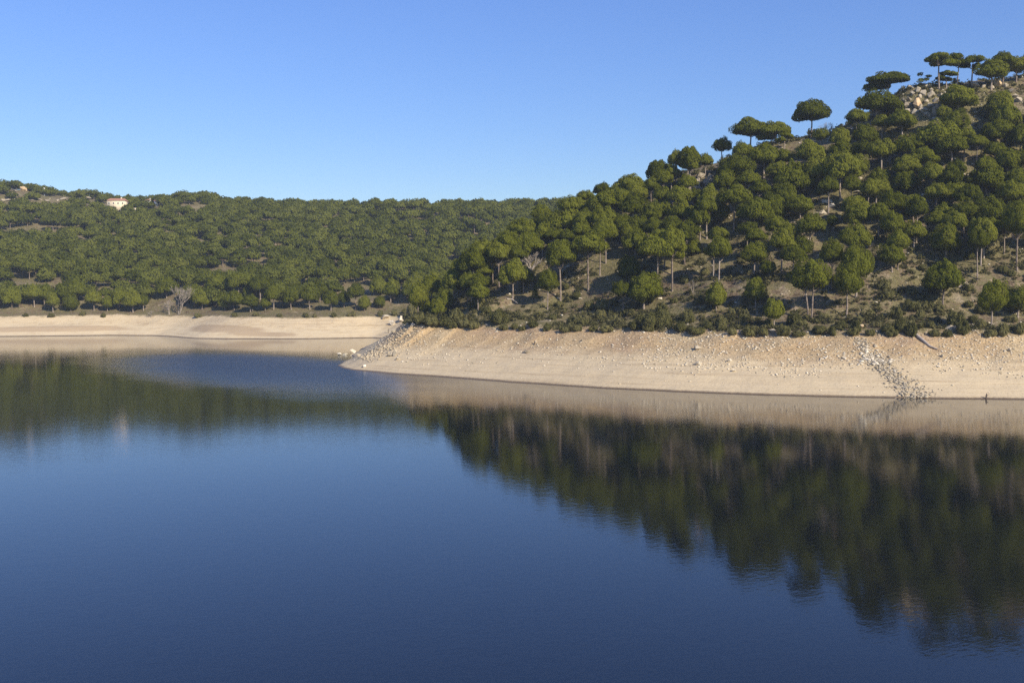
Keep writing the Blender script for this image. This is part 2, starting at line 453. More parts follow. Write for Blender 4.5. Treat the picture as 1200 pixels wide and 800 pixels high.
# ------------------------------------------------------------------ ground, banks, water
nxg, nyg = GX.shape
idx = np.arange(nxg * nyg).reshape(nxg, nyg)
quads = np.stack([idx[:-1, :-1], idx[1:, :-1], idx[1:, 1:], idx[:-1, 1:]], -1).reshape(-1, 4)
Vall = np.stack([GX, GY, GZ], -1).reshape(-1, 3)
Dall = GD.ravel(); Ball = (GD / GW).ravel()
gzx = np.gradient(GZ, gx, axis=0); gzy = np.gradient(GZ, gy, axis=1)
Nall = np.stack([-gzx, -gzy, np.ones_like(GZ)], -1).reshape(-1, 3); Nall /= np.linalg.norm(Nall, axis=1)[:, None]
cD = Dall[quads].mean(1); cB = Ball[quads].mean(1); cV = Vall[quads].mean(1)
near = (cV[:, 1] < 360 + np.clip((cV[:, 0] + 40) * 0.35, -40, 60)) & (cV[:, 0] > -75)
keep = cD > -14
MUD = np.zeros(len(Vall))
for mx, mt, sx, st, mh in MOUNDS:
    MUD = np.maximum(MUD, np.exp(-((Vall[:, 0] - mx) / (sx * 1.05)) ** 4 - ((Ball - mt + 0.06) / (st * 0.8)) ** 2) * (Vall[:, 1] > 350))
def ground_part(name, mask):
    q = quads[mask & keep]
    u, inv = np.unique(q, return_inverse=True)
    me = mesh_np(name, Vall[u], inv.reshape(-1, 4), True)
    attr(me, 'bank', Ball[u]); attr(me, 'mud', MUD[u])
    me.normals_split_custom_set_from_vertices(Nall[u].tolist())
    o = link(name, me, None, M_ground)
    tag(o, kind='structure')
    return o
ground_part('near_sandy_bank', near & (cB < 1.0))['label'] = 'bare tan sandy bank of the wooded cape, stony towards the top'
ground_part('near_hillside', near & (cB >= 1.0))['label'] = 'steep brown stony hillside on the right under the pines'
ground_part('far_sandy_bank', ~near & (cB < 1.0))['label'] = 'pale bare silt bank along the far shore'
ground_part('far_hillside', ~near & (cB >= 1.0))['label'] = 'far hillside on the left under dense pine wood'
me = mesh_np('water', [(-1300, -250, 0), (1000, -250, 0), (1000, 470, 0), (-1300, 470, 0)], [(0, 1, 2, 3)])
tag(link('water', me, None, M_water), 'calm blue reservoir water mirroring the hills and sky', kind='structure')

# ------------------------------------------------------------------ foliage generators
def tri_tufts(C, Nrm, S, r):
    """one triangle per tuft at C facing about Nrm, size S"""
    k = len(C)
    a = r.normal(size=(k, 3)); a -= (a * Nrm).sum(1)[:, None] * Nrm; a /= np.linalg.norm(a, axis=1)[:, None] + 1e-9
    b = np.cross(Nrm, a)
    V = np.empty((k, 3, 3))
    ph = r.random(k) * 0.6
    for i in range(3):
        ang = ph + i * 2.0944 + r.normal(size=k) * 0.25
        V[:, i] = C + (a * np.cos(ang)[:, None] + b * np.sin(ang)[:, None]) * (S * (0.75 + 0.5 * r.random(k)))[:, None]
    return V
def pad_tufts(k, r, size, c=(0, 0, 0), rad=0.5, up=0.6, low=0.35, lobes=26, pillow=0.2, squash=1.0):
    """one pad of foliage: an uneven pillowed ellipsoid shell of needle tufts round c, lit from outside, flat below"""
    Ld = r.normal(size=(lobes, 3)); Ld[:, 2] = np.abs(Ld[:, 2]) - 0.25; Ld /= np.linalg.norm(Ld, axis=1)[:, None]
    Lr = 1 + 0.06 * r.normal(size=lobes)
    ph = r.random(4) * 6.283
    d = r.normal(size=(k, 3)); d[:, 2] = np.where(r.random(k) < 0.72, np.abs(d[:, 2]), -np.abs(d[:, 2]) * 0.8)
    d /= np.linalg.norm(d, axis=1)[:, None]
    dots = d @ Ld.T; near_ = dots.argmax(1); cosm = dots[np.arange(k), near_]
    ang = np.arccos(np.clip(cosm, -1, 1)) * math.sqrt(lobes) / 1.9
    az = np.arctan2(d[:, 1], d[:, 0])
    wob = 1 + 0.07 * np.sin(2 * az + ph[0]) + 0.06 * np.sin(3 * az + ph[1]) + 0.05 * np.sin(5 * az + ph[2])
    fac = Lr[near_] * (1.04 - pillow * np.clip(ang, 0, 1.3) ** 2) * wob
    fac = fac * (1.03 - 0.22 * r.random(k) ** 2.2)
    zz = np.where(d[:, 2] > 0, up, low) * d[:, 2]
    C = np.stack([d[:, 0] * rad, d[:, 1] * rad, zz], 1) * fac[:, None] + np.array(c)
    Nr = d * 0.8 + (d - Ld[near_]) * 0.6 + r.normal(size=d.shape) * 0.34
    Nr /= np.linalg.norm(Nr, axis=1)[:, None]
    return tri_tufts(C, Nr, size * (0.7 + 0.6 * r.random(k)), r)
def crown_tris(kind, r, nt, size, zscale):
    """crown in a unit box: radius 0.5, height 0..1; zscale = real height / width for round tufts"""
    out = []
    if kind == 'dome':
        out.append(pad_tufts(int(nt * 0.8), r, size, (0, 0, 0.42), 0.5, 0.58, 0.34, 42, 0.14))
        for i in range(3):
            a = r.random() * 6.283
            out.append(pad_tufts(int(nt * 0.07), r, size, (0.30 * math.cos(a), 0.30 * math.sin(a), 0.22 + 0.2 * r.random()), 0.2, 0.2, 0.12, 6, 0.2))
    elif kind == 'umbrella':
        out.append(pad_tufts(int(nt * 0.62), r, size, (0, 0, 0.42), 0.46, 0.52, 0.24, 38, 0.17))
        for i in range(5):
            a = i * 1.2566 + r.random(); q = 0.26 + 0.1 * r.random()
            out.append(pad_tufts(int(nt * 0.076), r, size, (q * math.cos(a), q * math.sin(a), 0.28 + 0.22 * r.random()), 0.2 + 0.05 * r.random(), 0.3, 0.16, 7, 0.2))
    elif kind == 'layered':
        n = int(r.integers(4, 7))
        for j in range(n):
            a = j * 6.283 / n + r.random() * 0.8; q = 0.06 if j == 0 else 0.17 + 0.12 * r.random()
            out.append(pad_tufts(int(nt / n), r, size, (q * math.cos(a), q * math.sin(a), 0.7 if j == 0 else 0.3 + 0.3 * r.random()), (0.27 if j == 0 else 0.2 + 0.07 * r.random()), 0.26, 0.12, 12, 0.2))
    elif kind == 'sparse':
        for j in range(11):
            a = r.random() * 6.283; zz = 0.1 + 0.85 * j / 11; q = 0.36 * (1 - 0.6 * zz) * (0.4 + 0.6 * r.random()) + 0.05
            out.append(pad_tufts(nt // 11, r, size, (q * math.cos(a), q * math.sin(a), zz), 0.12 + 0.05 * r.random(), 0.09, 0.06, 5))
    elif kind == 'cone':
        for j in range(9):
            zz = 0.06 + 0.86 * j / 9
            out.append(pad_tufts(nt // 9, r, size, (0, 0, zz), 0.06 + 0.40 * (1 - zz), 0.14, 0.08, 8))
    elif kind == 'mound':
        out.append(pad_tufts(int(nt * 0.6), r, size, (0, 0, 0.3), 0.44, 0.55, 0.3, 18, 0.3))
        for i in range(5):
            a = i * 1.2566 + r.random(); q = 0.22 + 0.16 * r.random()
            out.append(pad_tufts(int(nt * 0.08), r, size, (q * math.cos(a), q * math.sin(a), 0.22 + 0.25 * r.random()), 0.17 + 0.06 * r.random(), 0.3, 0.2, 6, 0.25))
    T = np.concatenate(out)
    c = T.mean(1, keepdims=True)
    T = c + (T - c) * np.array([1, 1, 1 / zscale])
    lo = np.percentile(T[..., 2], 1); hi = np.percentile(T[..., 2], 99.5)
    T[..., 2] = (T[..., 2] - lo) / (hi - lo)
    rad = np.percentile(np.hypot(T[..., 0], T[..., 1]), 96.5)
    T[..., :2] *= 0.5 / rad
    return T
def tris_mesh(name, T):
    return mesh_np(name, T.reshape(-1, 3), np.arange(len(T) * 3).reshape(-1, 3))

def tube(path, radii, sides=6):
    """tapered tube along a path -> verts, quads"""
    P = [Vector(p) for p in path]; V = []; Fq = []
    for i, p in enumerate(P):
        t = (P[min(i + 1, len(P) - 1)] - P[max(i - 1, 0)]).normalized()
        u = t.cross(Vector((0.3, 1, 0.1))).normalized(); v = t.cross(u)
        for s in range(sides):
            a = s * 2 * math.pi / sides
            V.append(tuple(p + (u * math.cos(a) + v * math.sin(a)) * radii[i]))
    for i in range(len(P) - 1):
        for s in range(sides):
            s2 = (s + 1) % sides
            Fq.append((i * sides + s, i * sides + s2, (i + 1) * sides + s2, (i + 1) * sides + s))
    return V, Fq
def merge(parts):
    V = []; Fc = []
    for v, f in parts:
        o = len(V); V += v; Fc += [tuple(i + o for i in q) for q in f]
    return np.array(V), np.array(Fc)
def trunk_mesh(name, r, stems=1):
    """unit tree: fork at z = 1; xy in crown widths"""
    parts = []
    for s in range(stems):
        sx = 0.0 if stems == 1 else (-0.03 if s == 0 else 0.05)
        lean = r.normal() * 0.03 if stems == 1 else (-0.07 if s == 0 else 0.09)
        ln2 = r.normal() * 0.03
        R0 = 0.031 if stems == 1 else 0.026
        zs = [-0.06, 0.0, 0.12, 0.35, 0.6, 0.85, 1.0]
        path = [(sx + lean * z + 0.012 * math.sin(z * 5 + s), ln2 * z + 0.012 * math.cos(z * 4), z) for z in zs]
        rad = [R0 * 1.5, R0 * 1.35, R0 * 1.05, R0 * 0.92, R0 * 0.82, R0 * 0.72, R0 * 0.6]
        parts.append(tube(path, rad, 7))
        n = 6 if stems == 1 else 4
        for i in range(n):
            a = i * 6.283 / n + r.random() * 0.7; z0 = 0.66 + 0.36 * r.random()
            i0 = np.array([sx + lean * z0, ln2 * z0, z0]); ln = 0.2 + 0.2 * r.random()
            ca, sa = math.cos(a), math.sin(a)
            p = [tuple(i0), tuple(i0 + np.array([ca * ln * 0.45, sa * ln * 0.45, 0.10])), tuple(i0 + np.array([ca * ln, sa * ln, 0.26 + 0.12 * r.random()]))]
            parts.append(tube(p, [R0 * 0.5, R0 * 0.36, R0 * 0.14], 5))
    V, Fq = merge(parts)
    return mesh_np(name, V, Fq, True)

R = np.random.default_rng(21)
CROWN = {}
for kind, nv, nt, sz, zsc in (('dome', 7, 9000, 0.023, 0.78), ('umbrella', 9, 9000, 0.023, 0.6), ('layered', 8, 6000, 0.022, 0.45), ('sparse', 2, 900, 0.035, 0.75), ('cone', 1, 1500, 0.05, 1.6), ('mound', 5, 2600, 0.038, 0.75)):
    CROWN[kind] = []
    for i in range(nv):
        me = tris_mesh('crown_' + kind, crown_tris(kind, R, nt, sz, zsc))
        me.materials.append(M_shrub if kind == 'mound' else M_leaf)
        CROWN[kind].append(me)
TRUNK = [trunk_mesh('pine_trunk', R) for i in range(6)]
TWIN = [trunk_mesh('twin_pine_trunk', R, 2) for i in range(2)]
for t in TRUNK + TWIN: t.materials.append(M_bark)

PINES = []       # records for labels
def pine(X, Y, H, W, Ch, kind, rot=None, lean=(0, 0), twin=False, name='stone_pine', sunk=0.15):
    z = float(ground(X, Y))
    e = bpy.data.objects.new(name, None); COL.objects.link(e)
    e.empty_display_size = 1.0
    e.location = (X, Y, z - sunk)
    rot = R.random() * 6.283 if rot is None else rot
    e.rotation_euler = (lean[0], lean[1], rot) if lean != (0, 0) else (0, 0, rot)
    H = H + sunk
    cr = link('crown', CROWN[kind][int(R.integers(len(CROWN[kind])))], e)
    cr.location = (0, 0, H - Ch); cr.scale = (W, W, Ch)
    tk = link('trunk', (TWIN if twin else TRUNK)[int(R.integers(2 if twin else 6))], e)
    zt = max(H - Ch, 0.5) + 0.22 * Ch
    tw = min(max(W, 4.5), 8.5)
    tk.scale = (tw, tw, zt)
    PINES.append(dict(o=e, X=X, Y=Y, z=z, H=H, W=W, Ch=Ch, kind=kind, twin=twin))
    return e
PLACED = []      # (X, Y, radius) of trees already standing
def pine_px(cx, top, w, ch, base=0, kind='u', bx=None, twin=False):
    kind = {'u': 'umbrella', 'd': 'dome', 'k': 'layered', 's': 'sparse', 'c': 'cone'}[kind]
    if base:
        X, Y = cast(bx if bx is not None else cx, base)
        if bx is not None:
            X = X * 0.35 + float(pix_dir(cx, base)[0]) * Y * 0.65      # a leaning trunk: stand between foot and crown
    else:
        hc = 10.0 - 0.5 * ch * 0.25
        X, Y = cast(cx, top + ch * 0.5, off=hc, tmin=180)
    s = Y / F
    W = w * s; Ch = ch * s
    zt = CAM_H + float(pix_dir(cx, top)[1]) * Y
    H = zt - float(ground(X, Y))
    H = min(max(H, Ch * 1.15, 1.5), 16.5)
    PLACED.append((X, Y, W))
    return pine(X, Y, H, W, Ch, kind, twin=twin)

NEAR_PINES = [
 # summit and skyline
 (1100,63,38,14,105,'k'),(1122,62,24,14,103,'k'),(1109,84,26,9,103,'k'),(1139,65,28,14,100,'k'),(1162,69,36,21,106,'u'),(1175,61,28,15,100,'u'),
 (1191,67,28,16,97,'u'),(1207,63,26,14,98,'u'),(1083,86,18,16,104,'s'),(1040,85,54,17,112,'k'),(1028,107,52,22,0,'u'),(1004,128,26,14,0,'u'),
 (1122,101,46,22,140,'u'),(1106,124,18,12,0,'u'),(1119,128,32,24,0,'d'),(1172,106,32,26,0,'d'),(1178,122,36,24,0,'u'),(1057,128,34,20,0,'u'),(1014,145,30,20,0,'u'),
 (1100,143,58,28,190,'u'),(1168,140,38,22,178,'u'),(1033,163,34,20,0,'u'),(1063,157,34,20,0,'u'),(1196,146,28,22,0,'u'),
 (1006,165,26,16,200,'u',1016),(1115,158,36,20,205,'u'),(1062,181,34,22,0,'d'),(1003,181,28,24,0,'d'),(1030,197,26,17,222,'u'),(1060,200,36,22,228,'u'),(1018,210,20,18,0,'d'),
 (1093,190,30,20,0,'u'),(1115,195,30,20,0,'u'),(1155,183,26,16,0,'u'),(1156,195,48,24,228,'u'),(1180,175,34,22,0,'u'),(1192,198,30,22,0,'u'),(1117,210,32,22,240,'u'),(1135,216,32,20,0,'u'),
 (1047,223,34,24,0,'d'),(1074,230,26,22,284,'u'),(1030,238,28,18,0,'u'),(1006,237,32,24,283,'u'),(1047,248,30,24,0,'d'),(1053,270,30,22,0,'d'),(1105,238,28,18,262,'u'),(1120,247,28,19,0,'u'),(1130,234,28,20,0,'d'),
 (1158,230,42,30,0,'d'),(1108,262,36,30,306,'d'),(1148,256,32,30,312,'d',1153),(1192,232,36,36,318,'d'),(1145,268,24,22,328,'d'),
 (1045,285,32,24,318,'d'),(1105,306,46,32,362,'u'),(1162,328,32,36,385,'d'),(1193,335,36,26,372,'d'),
 # below the slabs, the big twin pine and its neighbours
 (948,300,47,38,375,'d',None,1),(992,311,34,32,372,'d'),(1003,285,38,40,350,'d'),(974,280,26,26,340,'d'),(950,250,36,22,297,'u'),(976,252,15,12,272,'d'),(916,268,30,24,320,'u'),(939,277,24,20,304,'u'),
 (884,283,32,24,323,'d'),(900,305,20,15,328,'d'),(885,325,27,25,360,'d'),(841,277,30,24,333,'d',846),(884,232,44,24,278,'u'),(905,225,36,28,263,'u'),(860,216,40,22,270,'u'),(1003,240,32,17,283,'u'),
 (921,215,24,24,0,'u'),(890,211,24,14,0,'u'),(886,268,26,14,0,'u'),(998,205,20,18,0,'d'),
 (846,161,22,15,182,'u'),(880,138,48,21,170,'u'),(908,143,40,19,170,'k'),(919,156,22,10,176,'k'),(951,117,43,23,161,'u'),(984,150,24,18,0,'u'),(962,150,18,13,0,'d'),(985,165,28,16,0,'u'),
 (950,164,38,24,0,'u'),(896,168,40,24,0,'u'),(862,182,46,24,0,'u'),(870,166,24,16,0,'u'),(985,178,44,30,232,'u'),(960,184,38,26,0,'u'),(930,190,50,30,0,'u'),(971,207,26,18,0,'u'),(850,200,28,20,0,'u'),(878,200,26,16,0,'u'),
 # left of the cliff
 (771,188,28,20,0,'u'),(792,176,20,16,0,'u'),(807,172,28,20,230,'u'),(809,183,24,15,228,'u'),(827,180,18,13,0,'u'),(738,205,40,20,0,'u'),(778,200,22,14,0,'u'),(763,207,20,16,0,'u'),(796,218,30,18,0,'u'),(777,219,24,16,0,'u'),
 (830,216,26,24,0,'u'),(742,226,30,24,270,'u'),(764,236,26,20,270,'u'),(779,234,20,18,264,'u'),(800,234,30,22,272,'u'),(820,238,26,26,282,'u'),(828,228,28,20,280,'u'),(728,222,26,18,0,'u'),(843,233,22,22,262,'u'),
 (770,273,48,26,346,'u'),(785,257,32,28,340,'u',792),(734,261,22,18,292,'d',742),(812,280,20,16,300,'d'),
 (707,242,30,22,290,'u'),(707,256,28,22,308,'u',714),(700,261,26,20,322,'u',709),(683,258,30,18,0,'u'),(686,272,42,24,340,'u',694),(663,245,54,24,278,'u'),(652,278,38,28,350,'u',665),(598,270,30,22,330,'u'),(612,256,36,20,0,'u'),
 (620,273,34,22,320,'u'),(634,240,26,16,0,'u'),(672,230,36,18,0,'u'),(707,223,42,22,0,'u'),(706,214,22,12,0,'u'),(686,223,20,10,0,'u'),(642,315,25,24,363,'d'),(596,303,34,28,353,'u',608),(627,336,9,15,352,'c'),(737,300,30,26,338,'d'),
 (755,319,44,34,362,'d'),(839,330,26,27,367,'d'),(907,350,26,23,385,'d'),
 # grove at the cape
 (552,290,30,26,350,'u',559),(567,280,40,24,335,'u'),(577,288,30,20,335,'u'),(529,317,30,22,357,'u',536),(506,322,26,20,365,'u'),(521,338,22,22,368,'d'),(490,332,24,26,372,'d'),(548,320,20,16,356,'u'),(585,283,28,20,338,'u'),(607,285,24,18,332,'u'),(636,262,26,18,300,'u'),
 (497,345,22,22,370,'d'),(513,350,20,20,372,'d'),(540,300,26,20,345,'u'),(566,305,24,18,344,'u')]
for a in NEAR_PINES:
    pine_px(*a[:6], bx=a[6] if len(a) > 6 else None, twin=bool(a[7]) if len(a) > 7 else False)
n_hand_near = len(PINES)

# more pines of the near hill between the ones placed by hand, and on the shoulder behind the crest
def clear_of(X, Y, k):
    return all((X - a) ** 2 + (Y - b) ** 2 > (k * (w * 0.5 + 2.6)) ** 2 for a, b, w in PLACED)
tries = 0; added = 0
while added < 88 and tries < 9000:
    tries += 1
    X = rng.uniform(-25, 172); Y = rng.uniform(240, 338)
    z = float(ground(X, Y)); px, py = project(X, Y, z)
    d = float(gridval(GD, X, Y)); w = float(gridval(GW, X, Y))
    if d < w + 14 or px > 1215 or px < 500: continue
    dens = (0.95 if py < 250 else 0.55) if px < 830 else (0.22 if py > 215 else 0.6)
    if py > 310: dens *= 0.12
    if rng.random() > dens: continue
    if 1052 < px < 1098 and py < 150: continue                       # summit rocks stay open
    if 812 < px < 842 and 196 < py < 250: continue                   # and the little cliff
    if 940 < px < 1000 and 222 < py < 300: continue
    # keep the skyline as it is: no crown may stand above the crest pines
    H = rng.uniform(7, 9.5)
    _, ptop = project(X, Y, z + H)
    sky_y = np.interp(px, [500, 520, 563, 603, 640, 677, 706, 740, 771, 807, 830, 850, 880, 930, 960, 1000, 1030, 1060, 1100, 1200], [345, 325, 288, 264, 250, 232, 220, 208, 196, 182, 186, 182, 168, 176, 168, 140, 118, 128, 112, 112])
    if ptop < sky_y: continue
    if not clear_of(X, Y, 0.68): continue
    W = rng.uniform(5.4, 7.8); Ch = W * rng.uniform(0.5, 0.68)
    PLACED.append((X, Y, W)); pine(X, Y, H, W, Ch, 'umbrella' if rng.random() < 0.7 else 'dome'); added += 1
n_near = len(PINES)

# far shore, front ranks
FAR_PINES = [(14,337,23,18,362,'u'),(40,333,24,17,360,'u'),(62,343,16,15,366,'d'),(83,342,18,20,365,'d'),(52,333,20,18,360,'u'),(110,340,20,15,364,'u'),(126,346,15,14,365,'d'),(140,337,22,18,364,'u'),(156,340,24,18,366,'u'),(168,343,14,14,364,'d'),(90,328,25,18,356,'u'),
 (171,326,12,14,344,'d'),(195,323,26,20,350,'u'),(228,333,26,18,360,'u'),(237,341,22,16,362,'u'),(264,345,19,14,363,'u'),(296,346,14,14,364,'d'),(311,348,14,12,364,'d'),(290,336,13,12,352,'d'),(280,318,30,18,351,'u'),(305,322,26,18,352,'u'),(321,332,22,18,363,'u'),(341,336,20,18,363,'u'),
 (363,334,22,18,363,'u'),(388,341,19,15,364,'u'),(403,340,15,14,361,'u'),(417,331,22,17,363,'u'),(427,346,15,15,365,'d'),(445,347,14,12,361,'d'),(444,328,20,18,346,'u'),(460,329,19,18,347,'u'),(470,316,14,13,330,'d'),(483,325,20,16,350,'u'),(255,320,26,18,350,'u'),(74,332,22,16,358,'u')]
for a in FAR_PINES: pine_px(*a)

# ------------------------------------------------------------------ far pine wood: nearest ones one by one, the rest one mass
cell = 8.3
cand = []
for i in range(int(-420 / cell), int(330 / cell)):
    for j in range(int(395 / cell), int(800 / cell)):
        cand.append(((i + rng.uniform(0.08, 0.92)) * cell, (j + rng.uniform(0.08, 0.92)) * cell))
cand = np.array(cand)
cz = ground(cand[:, 0], cand[:, 1]); cpx, cpy = project(cand[:, 0], cand[:, 1], cz)
cd = gridval(GD, cand[:, 0], cand[:, 1]); cw = gridval(GW, cand[:, 0], cand[:, 1])
gap = fbm(cand[:, 0] + 31, cand[:, 1] * 1.0 + 12, 38, 3)
ok = (cd > cw + 9) & (cpx > -60) & (cpx < 770) & (gap > -0.36 + 0.0 * cpx)
ok &= ~((cand[:, 1] < 520) & (gap < -0.24) & (rng.random(len(cand)) < 0.7))
ok &= ~((cpx > 470) & (cand[:, 1] < 372))
ok &= rng.random(len(cand)) > 0.06
HOUSES = [(('country_house', 138, 232.5, 242.5, 20, 'long cream house with red tiled roof on the far crest'), {}),
          (('outbuilding', 145, 243.5, 247, 7, 'low cream outbuilding below the red-roofed house'), dict(roof=False, nwin=1)),
          (('outbuilding', 158, 244, 247.5, 5, 'small square cream hut right of the red-roofed house'), dict(roof=False, nwin=1)),
          (('cottage', 174.5, 233.5, 237, 6, 'left one of two white cottages on the far crest'), dict(nwin=1, mat=M_white)),
          (('cottage', 183, 234.5, 237.5, 4, 'right one of two white cottages on the far crest'), dict(nwin=1, mat=M_white))]
for (nm_, hpx, htop, hbase, hwpx, lb_), _ in HOUSES + [(('', 52, 220, 226, 2, ''), 0)]:
    hx, hy = cast(hpx, hbase + (4 if nm_ != 'outbuilding' else 1.5)); dfr = 36 if nm_ == 'cottage' else 20
    ok &= ~((np.abs(cand[:, 0] - hx * cand[:, 1] / hy) < hwpx * 0.3 + 1.5) & (cand[:, 1] > hy - dfr) & (cand[:, 1] < hy + 9))     # clearing in front of the house
for bx_ in range(0, 104, 6):                                         # thin the pines in front of the rock band
    hx, hy = cast(bx_, 236)
    ok &= ~((np.abs(cand[:, 0] - hx) < 2.6) & (cand[:, 1] > hy - 26) & (cand[:, 1] < hy + 3) & (rng.random(len(cand)) < 0.5))
rest = []
for k in np.where(ok)[0]:
    X, Y = cand[k]
    if Y < 480 and not clear_of(X, Y, 0.72): continue
    rest.append((X, Y))
rest.sort(key=lambda q: q[1] + abs(q[0]) * 0.02)
n_ind = max(0, 300 - len(PINES))
vis = [q for q in rest if -5 < project(q[0], q[1], float(ground(*q)) + 6)[0] < 600 and (q[0] < -30 or q[1] > 430)]
chosen = set(vis[:n_ind])
for q in vis[:n_ind]:
    W = rng.uniform(7.4, 9.8)
    pine(q[0], q[1], rng.uniform(7.5, 9.8), W, W * rng.uniform(0.52, 0.68), 'umbrella')
mass = [q for q in rest if q not in chosen]
LOD_N = [crown_tris('umbrella', R, 1100, 0.05, 0.6) for i in range(6)]
LOD_F = [crown_tris('umbrella', R, 560, 0.068, 0.6) for i in range(6)]
TV, TA = [], []
SV, SF, SA = [], [], []
so = 0
for (X, Y) in mass:
    z = float(ground(X, Y)); W = rng.uniform(7.8, 11.0); Ch = W * rng.uniform(0.46, 0.62); H = rng.uniform(6.8, 9.4) if Y < 670 else rng.uniform(5.6, 7.4)
    if rng.random() < 0.12: W *= 0.65; Ch *= 0.7; H *= 0.72
    T = (LOD_N if Y < 540 else LOD_F)[int(rng.integers(6))]
    a = rng.random() * 6.283; c, s = math.cos(a), math.sin(a)
    Q = np.empty_like(T)
    Q[..., 0] = X + W * (T[..., 0] * c - T[..., 1] * s); Q[..., 1] = Y + W * (T[..., 0] * s + T[..., 1] * c)
    Q[..., 2] = z + H - Ch + Ch * T[..., 2]
    TV.append(Q.reshape(-1, 3)); TA.append(np.full(len(T) * 3, rng.random()))
    v, f = tube([(X, Y, z - 0.3), (X + rng.normal() * 0.2, Y, z + (H - Ch) * 0.6), (X + rng.normal() * 0.3, Y, z + H - Ch * 0.6)], [0.3, 0.24, 0.16], 4)
    SV += v; SF += [tuple(i + so for i in q) for q in f]; so = len(SV)
TV = np.concatenate(TV); TA = np.concatenate(TA)
me = mesh_np('far_pine_wood', TV, np.arange(len(TV)).reshape(-1, 3)); attr(me, 'rnd', TA)
wood = tag(link('far_pine_wood', me, None, M_leaf_far), 'dense umbrella pine wood covering the far hillside up to the skyline', 'wood', kind='stuff')
me = mesh_np('far_pine_trunks', np.array(SV), np.array(SF), True)
tk = link('trunk_mass', me, wood, M_bark); tk['kind'] = 'stuff'

# ------------------------------------------------------------------ bare trees
def bare_mesh(name, r, levels=4, spread=0.5, sides=4, h=1.0, r0=0.018):
    parts = []
    def grow(p, d, ln, rad, lev):
        q = p + d * ln * 0.5 + Vector(r.normal(size=3)) * ln * 0.05
        e = p + d * ln
        parts.append(tube([p, q, e], [rad, rad * 0.8, rad * 0.6], sides))
        if lev == 0: return
        for i in range(3 if lev > 1 else 4):
            nd = (d + Vector(r.normal(size=3)) * spread + Vector((0, 0, 0.25))).normalized()
            grow(p + d * ln * (0.55 + 0.45 * r.random()), nd, ln * (0.62 + 0.2 * r.random()), rad * 0.58, lev - 1)
    for i in range(3):
        grow(Vector((r.normal() * 0.02, r.normal() * 0.02, -0.02)), (Vector((r.normal() * 0.22, r.normal() * 0.22, 1))).normalized(), h * 0.36, r0, levels)
    V, Fq = merge(parts)
    return mesh_np(name, V, Fq)
def bare_tree(cx, base, h_px, label, levels=4, spread=0.42, name='bare_tree', r0=0.016, cat='tree'):
    X, Y = cast(cx, base); H = h_px * Y / F
    o = link(name, bare_mesh(name, R, levels, spread, r0=r0), None, M_twig)
    o.location = (X, Y, float(ground(X, Y)) - 0.1); o.scale = (H, H, H)
    PLACED.append((X, Y, 4))
    return tag(o, label, cat)
bare_tree(211, 368, 40, 'tall leafless grey tree standing by the far bank among the pines')
bare_tree(198, 369, 22, 'smaller leafless tree just left of the tall bare tree', spread=0.55)
bare_tree(177, 372, 11, 'low purplish leafless bush at the edge of the far bank', spread=0.7, name='bare_bush', cat='bush')
bare_tree(966, 163, 24, 'leafless grey tree on the ridge beside the lone skyline pine', spread=0.6)
bare_tree(1062, 192, 20, 'thin bare tree on the slope under the summit rocks', levels=3)
bare_tree(622, 322, 34, 'dead pale forked tree in the grove behind the cape', levels=3, spread=0.5, r0=0.028)
bare_tree(812, 345, 18, 'small leafless sapling on the lower slope beside the tall thin pines', levels=3)

# ------------------------------------------------------------------ shrubs
SHRUBS = [(585,360,22,20),(603,377,10,9),(612,378,10,9),(625,374,14,10),(641,378,12,10),(655,353,14,7),(690,352,14,11),(705,350,16,14),(703,362,16,12),(669,371,14,10),(684,371,14,10),(663,379,16,10),(676,378,14,10),(695,378,14,10),(711,379,16,10),(728,330,14,10),(745,373,20,14),(763,362,28,22),(760,378,14,10),(775,352,16,14),
 (752,364,16,16),(776,358,28,24),(790,345,12,10),(806,358,22,20),(821,342,16,14),(797,376,16,14),(815,382,20,10),(845,370,16,16),(857,360,12,10),(858,382,14,10),(877,378,18,16),(893,382,18,12),(930,358,20,24),(936,384,16,10),(918,378,18,16),(960,378,18,14),(975,382,12,12),(1000,380,14,14),(1020,384,14,10),
 (1036,326,18,14),(1040,337,18,14),(1068,333,14,13),(1067,348,20,17),(1050,358,20,16),(1055,370,16,18),(1040,378,16,12),(1020,362,12,10),(1003,375,14,14),(1045,382,16,12),(1068,376,18,18),(1085,350,14,12),(1100,352,14,14),(1120,358,24,26),(1128,372,18,20),(1095,384,16,10),(1110,385,14,9),(1135,330,14,12),(1175,308,14,12),(1185,315,10,9),(1160,383,16,12),(1175,376,18,18),(1195,378,14,14),
 (483,352,16,18),(492,362,20,18),(505,370,22,12),(520,368,20,14),(535,362,24,16),(545,372,20,12),(555,376,14,10),(563,348,14,12),(570,358,14,10),(590,378,12,9),(553,352,14,10),(530,373,18,11),(476,366,10,8),
 (1135,292,14,12),(1081,308,12,9),(1017,300,12,10),(868,300,12,9),(826,312,14,10),(802,322,14,10),(760,345,12,9),(720,350,12,9),(676,340,12,10),(662,330,12,10),(1106,126,16,10),(1150,268,12,10),(1188,262,12,10),
 (1148,355,16,12),(1140,368,14,10),(1180,352,12,10),(1150,372,16,12),(1185,365,14,12),(1135,350,12,9),(1090,372,14,12),(1078,362,14,11),(985,372,14,12),(965,365,12,10),(940,372,14,10),(900,372,12,10),(870,365,12,10),(830,375,14,10),(735,360,14,10),(720,368,12,9),(648,366,12,8),(632,362,12,8)]
